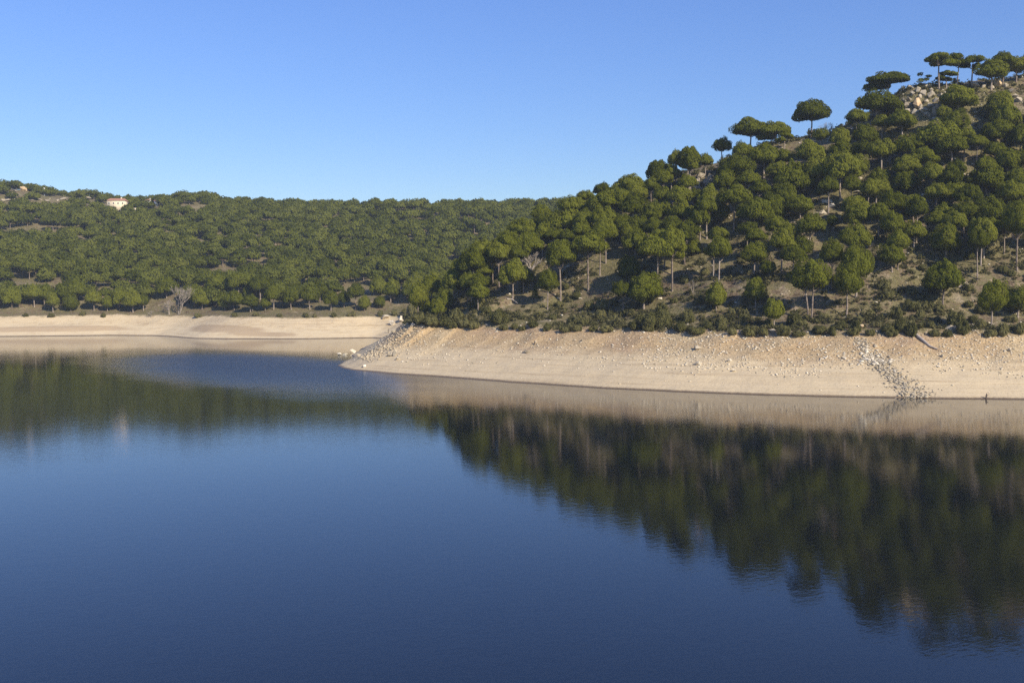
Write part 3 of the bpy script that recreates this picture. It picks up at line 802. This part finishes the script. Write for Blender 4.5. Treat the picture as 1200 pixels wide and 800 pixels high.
FAR_SHRUBS = [(358,366,8,6),(369,366,7,6),(391,366,7,6),(409,364,7,7),(414,364,7,7),(446,363,8,8),(462,361,8,9),(474,361,8,6),(300,364,9,6),(232,366,9,6),(121,366,8,6),(60,366,10,6),(30,366,8,5),(97,364,9,6),(275,365,9,6),(327,366,8,5)]
shrub_rec = []
def shrub_px(cx, top, w, h):
    X, Y = cast(cx, top + h); s = Y / F
    W, H = w * s * R.uniform(0.75, 1.05), h * s * R.uniform(0.7, 1.0)
    e = bpy.data.objects.new('shrub', None); COL.objects.link(e)
    e.location = (X, Y, float(ground(X, Y)) - 0.08); e.rotation_euler = (0, 0, R.random() * 6.283)
    c = link('foliage', CROWN['mound'][int(R.integers(5))], e); c.scale = (W, W, H)
    st = link('stem', STEM, e); st.scale = (W * 0.5, W * 0.5, H * 0.6)
    shrub_rec.append((e, cx, top + h, w, Y))
STEM = mesh_np('shrub_stem', *merge([tube([(0.05 * math.cos(a), 0.05 * math.sin(a), -0.05), (0.28 * math.cos(a), 0.28 * math.sin(a), 1.0)], [0.05, 0.02], 4) for a in (0.3, 2.2, 4.4)]))
STEM.materials.append(M_bark)
for s in SHRUBS + FAR_SHRUBS: shrub_px(*s)

# low scrub between them: one mass
def scatter(n, xr, yr, accept):
    out = []
    while len(out) < n:
        X = rng.uniform(*xr, 4000); Y = rng.uniform(*yr, 4000)
        d = gridval(GD, X, Y); w = gridval(GW, X, Y)
        m = accept(X, Y, d, w)
        out += list(zip(X[m], Y[m]))
    return np.array(out[:n])
def acc_scrub(X, Y, d, w):
    o = d - w
    px, py = project(X, Y, ground(X, Y))
    pr = np.where(o < 0.3, 0, np.where(o < 12, 1.0, np.where(o < 40, 0.5, 0.4))) * (fbm(X, Y, 7, 3) > -0.12)
    return (rng.random(len(X)) < pr) & (px > 465) & (px < 1260) & (Y < 345)
P = scatter(9500, (-42, 185), (205, 345), acc_scrub)
LODS = [crown_tris('mound', R, 56, 0.12, 0.75) for i in range(6)]
TV, TA = [], []
for X, Y in P:
    z = float(ground(X, Y)); W = rng.gamma(3, 0.3) + 0.3; H = W * rng.uniform(0.45, 0.8)
    T = LODS[int(rng.integers(6))]; a = rng.random() * 6.283; c, s = math.cos(a), math.sin(a)
    Q = np.empty_like(T)
    Q[..., 0] = X + W * (T[..., 0] * c - T[..., 1] * s); Q[..., 1] = Y + W * (T[..., 0] * s + T[..., 1] * c); Q[..., 2] = z - 0.05 + H * T[..., 2]
    TV.append(Q.reshape(-1, 3)); TA.append(np.full(len(T) * 3, rng.random()))
TV = np.concatenate(TV); TA = np.concatenate(TA)
me = mesh_np('low_scrub', TV, np.arange(len(TV)).reshape(-1, 3)); attr(me, 'rnd', TA)
tag(link('low_scrub', me, None, M_scrub), 'low olive scrub and dry tussocks between the pines of the right hill', 'scrub', kind='stuff')

# ------------------------------------------------------------------ rocks
def rock_mesh(name, r, n=13, flat=0.8):
    bm = bmesh.new()
    for i in range(n):
        d = r.normal(size=3); d /= np.linalg.norm(d)
        q = 0.36 + 0.2 * r.random()
        bm.verts.new((d[0] * q * (1 + 0.15 * r.normal()), d[1] * q, d[2] * q * flat))
    res = bmesh.ops.convex_hull(bm, input=bm.verts)
    bmesh.ops.delete(bm, geom=[v for v in bm.verts if not v.link_faces], context='VERTS')
    bmesh.ops.triangulate(bm, faces=bm.faces)
    me = bpy.data.meshes.new(name); bm.to_mesh(me); bm.free()
    return me
ROCKS = {k: [rock_mesh('boulder', R) for i in range(7)] for k in ('g', 'p', 't')}
for k, m in (('g', M_rock), ('p', M_pale), ('t', M_tan)):
    for r_ in ROCKS[k]: r_.materials.append(m)
def rock_np(r_):
    V = np.empty(len(r_.vertices) * 3, np.float32); r_.vertices.foreach_get('co', V)
    Fv = np.array([tuple(p.vertices) for p in r_.polygons])
    return V.reshape(-1, 3), Fv
boulders = []
def boulder(cx, cy, w, h, k, label, group=None, parent=None, name='boulder'):
    """pixel centre and size of a boulder lying on the slope"""
    X, Y = cast(cx, cy + h * 0.4); s = Y / F
    o = link(name, ROCKS[k][int(R.integers(7))], parent)
    W, H = w * s, h * s
    o.scale = (W * 1.05, W * R.uniform(0.8, 1.1), H * 1.35)
    z = max(float(ground(X, Y)), -0.1)
    o.location = (X, Y + W * 0.2, z + H * 0.34) if parent is None else Vector((X, Y + W * 0.2, z + H * 0.34)) - parent.location
    o.rotation_euler = (R.normal() * 0.15, R.normal() * 0.15, R.random() * 6.283)
    if parent is None: tag(o, label, 'boulder', group)
    boulders.append(o)
    return o
SINGLE = [
 (943,222,9,9,'p','round white boulder in deep shade below the upper pines of the right hill'),
 (927,226,6,4,'p','small pale stone left of the round white boulder'),
 (972,237,20,5,'p','long pale rock slab leaning among pines right of the round white boulder'),
 (976,242,12,7,'p','blocky cream boulder under the long pale slab'),
 (985,235,10,6,'g','grey boulder at the right end of the long pale slab'),
 (963,250,14,6,'g','low grey rock ledge below the blocky cream boulder'),
 (872,262,8,9,'t','ochre boulder between pine trunks in the middle of the right hill'),
 (907,260,5,4,'p','little pale stone between the ochre boulder and the white wedge rock'),
 (920,264,11,7,'p','white wedge-shaped rock on the open middle slope'),
 (930,267,6,5,'p','small rounded stone right of the white wedge-shaped rock'),
 (872,319,8,6,'p','pale stone by dark pine shade on the lower middle slope'),
 (1022,288,12,6,'g','flat grey boulder between shadows above the round pines'),
 (1075,246,7,5,'p','pale stone in a gap left of the dense middle pines'),
 (1083,230,8,5,'p','pale stone on the stony gap in the upper right slope'),
 (1100,233,7,5,'p','cream stone at right end of the stony gap in the upper slope'),
 (1079,269,12,8,'t','tan sloping rock on bare ground near a tall thin trunk'),
 (1168,217,8,6,'p','cream stone under the broad pine on the far right slope'),
 (1008,211,9,6,'g','grey stone in the pale gully of the upper slope'),
 (1006,225,8,5,'p','pale stone lower in the gully of the upper slope'),
 (1133,333,8,8,'g','upright grey rock beside the pine with the pale forked trunk'),
 (744,292,6,4,'p','pair-sized pale stone at foot of the small leaning pine'),
 (750,290,5,4,'p','small pale stone just right of another at the small leaning pine'),
 (725,319,6,4,'p','pale stone on open grass between two round low pines'),
 (773,349,7,5,'p','white stone beside the dark trunk of the tall umbrella pine'),
 (680,351,6,4,'p','pale stone lying on the open slope above the scrub'),
 (1118,385,16,8,'g','broad grey rock in the scrub just above the right bank'),
 (905,387,14,5,'g','grey flat rock at scrub edge below a small round pine'),
 (1010,382,8,7,'t','ochre earthy rock in the scrub edge above the rubble strip'),
 (817,408,11,6,'g','pale boulder with dark hollow on the upper sandy bank'),
 (819,426,9,7,'p','rounded pale boulder on the middle of the sandy bank'),
 (855,423,6,6,'p','white stone right of the rounded pale boulder on the bank'),
 (860,434,6,5,'p','white stone at the lower edge of the stony patch'),
 (896,395,5,4,'p','bright white stone at the top of the bank'),
 (990,419,8,6,'p','pale stone left of the rubble strip on the bank'),
 (1105,417,6,5,'g','dark-sided stone on the bank below the pale driftwood'),
 (617,412,8,4,'g','dark flat stone alone on the smooth sand of the cape'),
 (682,399,4,3,'g','small dark stone high on the bank of the cape'),
 (1183,411,5,5,'g','dark stone on the stony bank near the right edge'),
 (398,414,6,5,'p','leftmost white boulder in the water off the cape'),
 (404,414.5,8,4,'p','second white boulder in the chain off the cape'),
 (413,411,9,6,'p','largest white boulder at the root of the chain off the cape'),
 (420,416,7,4,'g','grey rock where the boulder chain meets the cape'),
 (427,429,6,4,'p','small white stone pair on sand near the cape tip'),
 (463,413,7,11,'g','upright white rock on the sand of the cape'),
 (457,415,9,7,'g','leaning pale slab left of the upright white rock'),
 (466,420,6,5,'p','pale block at the foot of the upright white rock'),
 (452,372,10,8,'p','bleached white rock at the corner of the inlet'),
 (459,378,9,9,'p','tall cream rock below the bleached corner rock'),
 (470,374,8,8,'p','cream rock by the last shrubs at the inlet corner'),
 (461,388,5,6,'g','dark cleft rock at the inlet waterline corner'),
 (484,381,8,5,'p','pale rock below the shrubs at the cape top'),
]
for a in SINGLE:
    boulder(*a)
def outcrop(name, label, cx, cy, items, k='g'):
    X, Y = cast(cx, cy)
    e = bpy.data.objects.new(name, None); COL.objects.link(e); e.location = (X, Y, float(ground(X, Y)))
    tag(e, label, 'rocks')
    for it in items:
        boulder(it[0], it[1], it[2] * 1.35, it[3] * 1.3, it[4].replace('p', 'g') if len(it) > 4 else k, None, parent=e, name='boulder')
    return e
summit = [(1064,124,8,7,'g'),(1075,121,9,11,'t'),(1066,116,6,6,'g'),(1086,118,6,5,'g'),(1091,112,8,8,'g'),(1083,110,7,6,'g'),(1092,105,6,6,'g'),(1082,130,9,6,'p'),(1073,131,7,5,'g'),(1064,131,6,5,'g'),(1090,124,7,6,'p'),(1097,118,7,6,'g'),(1096,132,7,9,'g'),(1079,125,5,5,'g'),(1070,109,6,5,'g'),(1076,106,8,6,'g'),(1087,136,8,6,'p'),(1099,125,5,6,'g'),(1060,120,6,7,'g'),(1102,112,7,6,'g'),(1088,102,7,6,'g'),(1116,122,8,10,'p'),(1107,118,6,7,'g'),(1068,102,6,5,'g'),(1078,114,5,5,'p'),(1097,140,7,6,'p')]
outcrop('summit_outcrop', 'pile of jointed granite boulders on the hilltop below the skyline pines', 1080, 120, summit)
crest = [(1145,99,12,7,'g'),(1153,101,9,6,'p'),(1170,98,10,9,'t'),(1177,100,8,6,'p'),(1162,102,8,6,'g'),(1185,108,9,5,'p'),(1192,112,8,5,'g'),(1195,118,9,6,'g')]
outcrop('crest_rocks', 'line of pale rocks on the crest under the last skyline pines', 1165, 104, crest)
cliff = [(823,205,10,8,'p'),(832,209,9,8,'p'),(820,214,9,9,'p'),(828,215,8,7,'p'),(819,221,8,7,'p'),(837,212,8,7,'p'),(815,221,6,6,'t')]
outcrop('small_cliff', 'small cream cliff of stacked rock beside the tallest pine of the ridge', 824, 216, cliff)

# rubble strip and stones: masses
def stone_mass(name, pts, label, mat, smin, smax, power=2.2, k='g', sink=0.12):
    base = [rock_np(r_) for r_ in ROCKS[k]]
    V = []; Fc = []; o = 0
    for X, Y in pts:
        v, f = base[int(rng.integers(7))]
        s = smin + (smax - smin) * rng.random() ** power
        a = rng.random() * 6.283; c, sn = math.cos(a), math.sin(a)
        sc = np.array([s, s * rng.uniform(0.6, 1.0), s * rng.uniform(0.35, 0.7)])
        q = v * sc; q = np.stack([q[:, 0] * c - q[:, 1] * sn, q[:, 0] * sn + q[:, 1] * c, q[:, 2]], 1)
        q += np.array([X, Y, float(ground(X, Y)) + sc[2] * sink])
        V.append(q); Fc.append(f + o); o += len(v)
    me = mesh_np(name, np.concatenate(V), np.concatenate(Fc))
    return tag(link(name, me, None, mat), label, 'stones', kind='stuff')
def acc_bank(X, Y, d, w):
    t = d / w; px, py = project(X, Y, ground(X, Y))
    dens = np.where((px > 750) & (px < 1010), 1.0, np.where(px >= 1100, 0.95, np.where(px > 1010, 0.5, np.where(px < 480, 0.5, 0.22))))
    dens = dens * sstep(0.30, 0.55, t + fbm(X, Y, 12, 2) * 0.4) * (t < 1.03) + 0.012 * (t > 0.05)
    dens = dens * (0.35 + 1.6 * np.clip(fbm(X, Y, 5, 3) + 0.3, 0, 1))
    return (rng.random(len(X)) < dens) & (t > 0.02) & (t < 1.03) & (px > 390) & (px < 1260)
stone_mass('bank_stones', scatter(6500, (-50, 190), (175, 300), acc_bank), 'pale stones strewn over the upper part of the sandy bank', M_pale, 0.14, 0.85, 3.0, 'p')
stone_mass('bank_gravel_stones', scatter(2600, (-50, 190), (175, 300), acc_bank), 'brownish grey stones strewn among the pale ones on the bank', M_rock, 0.14, 0.7, 3.0, 'g')
def acc_slope(X, Y, d, w):
    px, py = project(X, Y, ground(X, Y))
    o = d - w
    dens = np.where(px > 900, 0.6, 0.25) * (0.1 + 2.2 * np.clip(fbm(X, Y, 16, 3) + 0.05, 0, 1))
    return (rng.random(len(X)) < dens) & (o > 1) & (px > 480) & (px < 1260) & (Y < 335)
stone_mass('slope_stones', scatter(4500, (-40, 185), (205, 335), acc_slope), 'pale stones and scree between the pines of the right hill', M_pale, 0.15, 1.1, 3.2, 'p')
# rubble strip: from the bank top slanting down to the water
ra = np.array(cast(1003, 398)); rb = np.array(cast(1078, 466.5))
def strip_pts(n, a, b, w0, w1):
    t = rng.random(n) ** 0.8; ab = b - a; nrm = np.array([-ab[1], ab[0]]) / np.linalg.norm(ab)
    wd = w0 + (w1 - w0) * t
    return a + t[:, None] * ab + nrm * (rng.normal(size=n) * wd)[:, None]
stone_mass('rock_rubble', strip_pts(2300, ra, rb, 0.9, 1.9), 'grey strip of rock rubble slanting down the bank to the water', M_rock, 0.15, 1.2, 3.6, 'g')
stone_mass('white_rubble', strip_pts(160, np.array(cast(1012, 407)), np.array(cast(1028, 428)), 1.2, 1.8), 'white broken rock in the upper part of the rubble strip', M_pale, 0.3, 1.3, 2.0, 'p')
sp_a = np.array(cast(424, 421)); sp_b = np.array(cast(487, 384))
stone_mass('cape_rubble', strip_pts(1300, sp_a, sp_b, 2.4, 4.0), 'pale broken rock along the spine of the cape beside the inlet', M_sandstone, 0.2, 1.1, 3.4, 'g')

# driftwood, posts and stumps
def wood_stick(name, pts_px, rad, mat, label, cat='log'):
    P0 = []
    for px, py, up in pts_px:
        X, Y = cast(px, py); P0.append((X, Y, float(ground(X, Y)) + up))
    o0 = Vector(P0[0])
    v, f = tube([Vector(p) - o0 for p in P0], rad, 6)
    o = link(name, mesh_np(name, v, f, True), None, mat); o.location = o0
    return tag(o, label, cat)
wood_stick('driftwood_log', [(1071, 392, 0.3), (1080, 400, 0.3), (1090, 408, 0.25), (1099, 411, 0.2)], [0.32, 0.36, 0.26, 0.12], M_log, 'pale bleached driftwood trunk slanting down the upper right bank')
wood_stick('fallen_log', [(594, 353, 0.3), (600, 354, 0.35), (607, 357, 0.25)], [0.22, 0.2, 0.12], M_log, 'pale fallen log lying among shrubs below the cape grove')
wood_stick('fallen_log', [(1112, 338, 0.3), (1126, 338, 0.3), (1139, 336, 0.25)], [0.2, 0.22, 0.12], M_log, 'grey fallen trunk lying right of the forked pale pine')
def post(px, py, h, label, lean=0.1):
    X, Y = cast(px, py)
    v, f = tube([(0, 0, -0.3), (lean * h * 0.5, 0, h * 0.55), (lean * h, 0.05, h)], [0.16, 0.13, 0.07], 6)
    v2, f2 = tube([(lean * h * 0.4, 0, h * 0.45), (lean * h * 0.4 + 0.4, 0, h * 0.75)], [0.08, 0.04], 5)
    V, Fq = merge([(v, f), (v2, f2)])
    o = link('dead_stump', mesh_np('dead_stump', V, Fq, True), None, M_dark); o.location = (X, Y, float(ground(X, Y)))
    return tag(o, label, 'stump')
post(1155.5, 467, 0.95, 'small dark stump standing at the waterline near the right edge')
post(626, 404, 1.0, 'thin dark stake on the sand beside the lone flat stone', 0.25)
post(455, 391, 2.2, 'dark upright stake at the inlet corner below the cream rock', 0.02)

# ------------------------------------------------------------------ house and small walls on the far crest
def box_mesh(name, x0, x1, y0, y1, z0, z1):
    V = [(x, y, z) for z in (z0, z1) for x, y in ((x0, y0), (x1, y0), (x1, y1), (x0, y1))]
    return mesh_np(name, V, [(0, 3, 2, 1), (4, 5, 6, 7), (0, 1, 5, 4), (1, 2, 6, 5), (2, 3, 7, 6), (3, 0, 4, 7)])
def house(name, cx, top, base, w_px, label, roof=True, nwin=4, mat=M_plaster, rot=0.12):
    D = cast(cx, base + (4 if name != 'outbuilding' else 1.5))[1]
    X = float(pix_dir(cx, base)[0]) * D; zt = CAM_H + float(pix_dir(cx, top)[1]) * D; zb = CAM_H + float(pix_dir(cx, base)[1]) * D
    s = D / F; W = w_px * s / 2; Hh = zt - zb
    z0 = min(float(ground(X, D)), zb) - 1.0
    e = bpy.data.objects.new(name, None); COL.objects.link(e); e.location = (X, D, z0); e.rotation_euler = (0, 0, rot)
    tag(e, label, 'house')
    wt = zb - z0 + Hh * (0.70 if roof else 1.0)
    dp = min(W * 0.9, 4.5)
    wall = link('wall', box_mesh('wall', -W, W, -dp, dp, 0, wt), e, mat)
    if roof:
        rv = [(-W - 0.4, -dp - 0.5, wt - 0.05), (W + 0.4, -dp - 0.5, wt - 0.05), (W + 0.4, dp + 0.5, wt - 0.05), (-W - 0.4, dp + 0.5, wt - 0.05), (-W * 0.8, 0, zb - z0 + Hh), (W * 0.8, 0, zb - z0 + Hh)]
        bm = bmesh.new(); vs = [bm.verts.new(v) for v in rv]
        for f in ((0, 1, 5, 4), (2, 3, 4, 5), (1, 2, 5), (3, 0, 4), (3, 2, 1, 0)): bm.faces.new([vs[i] for i in f])
        rm = bpy.data.meshes.new('roof'); bm.to_mesh(rm); bm.free()
        rf = link('roof', rm, e, M_tile)
        ch = link('chimney', box_mesh('chimney', W * 0.35, W * 0.35 + 0.8, -0.4, 0.4, wt, zb - z0 + Hh + 0.7), rf, mat)
    for i in range(nwin):
        xx = -W + (i + 0.5) * 2 * W / nwin
        zc = zb - z0 + Hh * 0.38
        wi = link('window', box_mesh('window', xx - 0.5, xx + 0.5, -dp - 0.06, -dp + 0.02, zc - 0.6, zc + 0.6), e, M_white)
        link('pane', box_mesh('pane', xx - 0.36, xx + 0.36, -dp - 0.09, -dp - 0.05, zc - 0.46, zc + 0.46), wi, M_glass)
    return e
for hargs, hkw in HOUSES:
    house(*hargs, **hkw)
X, Y = cast(52, 229)
e = bpy.data.objects.new('water_tower', None); COL.objects.link(e); e.location = (X, Y, float(ground(X, Y))); tag(e, 'slim white tower on the far left crest', 'tower')
zt = CAM_H + float(pix_dir(52, 221.5)[1]) * Y - e.location.z
v, f = tube([(0, 0, -1), (0, 0, zt * 0.8), (0, 0, zt)], [0.5, 0.45, 0.4], 10)
link('shaft', mesh_np('shaft', v, f), e, M_white)
v, f = tube([(0, 0, zt - 0.1), (0, 0, zt + 0.5), (0, 0, zt + 0.9)], [0.55, 0.55, 0.05], 10)
link('cap', mesh_np('cap', v, f), e, M_white)
band = [(x + rng.uniform(-3, 3), 233.5 + rng.uniform(-1.2, 1.6), rng.uniform(3, 8), rng.uniform(1.2, 3.0), 'gp'[int(rng.random() < 0.3)]) for x in range(2, 102, 7)]
outcrop('rock_band', 'broken band of pale rock along the far left crest', 50, 234, band)
outcrop('ochre_crag', 'ochre crag on the top of the far left crest', 27, 224, [(26, 221, 6, 6, 't'), (29, 222, 5, 4, 't'), (33, 222, 7, 3, 't'), (18, 224, 6, 3, 'g'), (15, 226, 6, 3, 'g')])

# ------------------------------------------------------------------ thin haze in the air
m, n, l, out = new_mat('haze_air')
pv = n.new('ShaderNodeVolumePrincipled')
pv.inputs['Color'].default_value = (0.72, 0.84, 1.0, 1)
pv.inputs['Density'].default_value = 0.00013
pv.inputs['Anisotropy'].default_value = 0.0
l.new(pv.outputs[0], out.inputs['Volume'])
hz = link('haze', box_mesh('haze', -1400, 1100, -300, 1150, -8, 112), None, m)
tag(hz, 'thin bluish haze in the air over the reservoir', kind='stuff')

# ------------------------------------------------------------------ labels of the repeats
ORD = ['first', 'second', 'third', 'fourth', 'fifth', 'sixth', 'seventh', 'eighth', 'ninth', 'tenth', 'eleventh', 'twelfth', 'thirteenth', 'fourteenth', 'fifteenth', 'sixteenth', 'seventeenth', 'eighteenth', 'nineteenth', 'twentieth']
def ordinal(i):
    if i < 20: return ORD[i]
    t = {2: 'twenty', 3: 'thirty', 4: 'forty', 5: 'fifty'}[(i + 1) // 10]
    u = (i + 1) % 10
    return (t + '-' + ORD[u - 1]) if u else t[:-1] + 'ieth'
KW = {'umbrella': 'umbrella pine', 'dome': 'round pine', 'layered': 'layered pine', 'sparse': 'sparse pine', 'cone': 'cone-shaped young pine'}
cells = {}
for i, p in enumerate(PINES):
    px, py = project(p['X'], p['Y'], p['z'] + p['H'] - p['Ch'] * 0.5)
    p['px'], p['py'] = px, py
    if i < n_near:
        _, pt = project(p['X'], p['Y'], p['z'] + p['H'])
        lim = np.interp(px, [500, 563, 640, 706, 771, 830, 880, 951, 1004, 1040, 1085, 1200], [330, 285, 246, 220, 196, 186, 152, 130, 134, 98, 92, 74])
        if pt < lim and px > 745:
            row = 'skyline'
        else:
            row = next(b for lim_, b in [(175, 'summit slope'), (215, 'upper slope'), (250, 'middle slope'), (290, 'lower slope'), (330, 'hill foot'), (999, 'bank edge')] if py < lim_)
        colm = 'over the cape' if px < 640 else 'left of the cliff' if px < 800 else 'mid right hill' if px < 930 else 'left of summit rocks' if px < 1050 else 'at the right end'
    else:
        row = 'far shore front rank' if p['Y'] < 450 else 'far hill second rank'
        colm = 'left of bare tree' if px < 200 else 'right of bare tree' if px < 330 else 'towards the inlet'
    cells.setdefault((colm, row), []).append(p)
for (colm, row), ps in cells.items():
    ps.sort(key=lambda p: p['px'])
    for i, p in enumerate(ps):
        k = KW[p['kind']] if not p['twin'] else 'twin-stemmed round pine'
        size = 'tall ' if p['H'] > 11.5 else 'small ' if p['H'] < 6 else ''
        which = f'{ordinal(i)} pine from left' if len(ps) > 1 else 'only pine'
        tag(p['o'], f'{size}{k}, {which} on {row} {colm}', 'pine tree', 'stone pines on the hills')
cells = {}
for e, cx, by, w, Y in shrub_rec:
    if Y > 360 and cx < 480: key = ('along the far bank', '')
    else:
        row = 'at bank edge' if by > 380 else 'just above bank' if by > 362 else 'up the slope'
        key = (row, 'on the cape' if cx < 600 else 'left of centre' if cx < 780 else 'in middle stretch' if cx < 980 else 'at right end')
    cells.setdefault(key, []).append((cx, e, w))
for (row, colm), es in cells.items():
    es.sort(key=lambda q: q[0])
    for i, (cx, e, w) in enumerate(es):
        size = 'big' if w >= 20 else 'small' if w < 11 else 'rounded'
        tag(e, f"{size} green shrub {row} {colm}, {ordinal(i)} from the left".replace(' ,', ',').replace('  ', ' '), 'shrub', 'shrubs along the bank and slope')

print('tris', sum(len(m_.loop_triangles) if m_.loop_triangles else len(m_.polygons) for m_ in bpy.data.meshes)); print('pines', len(PINES), 'near', n_near, 'mass', len(mass), 'tris far', len(wood.data.polygons))
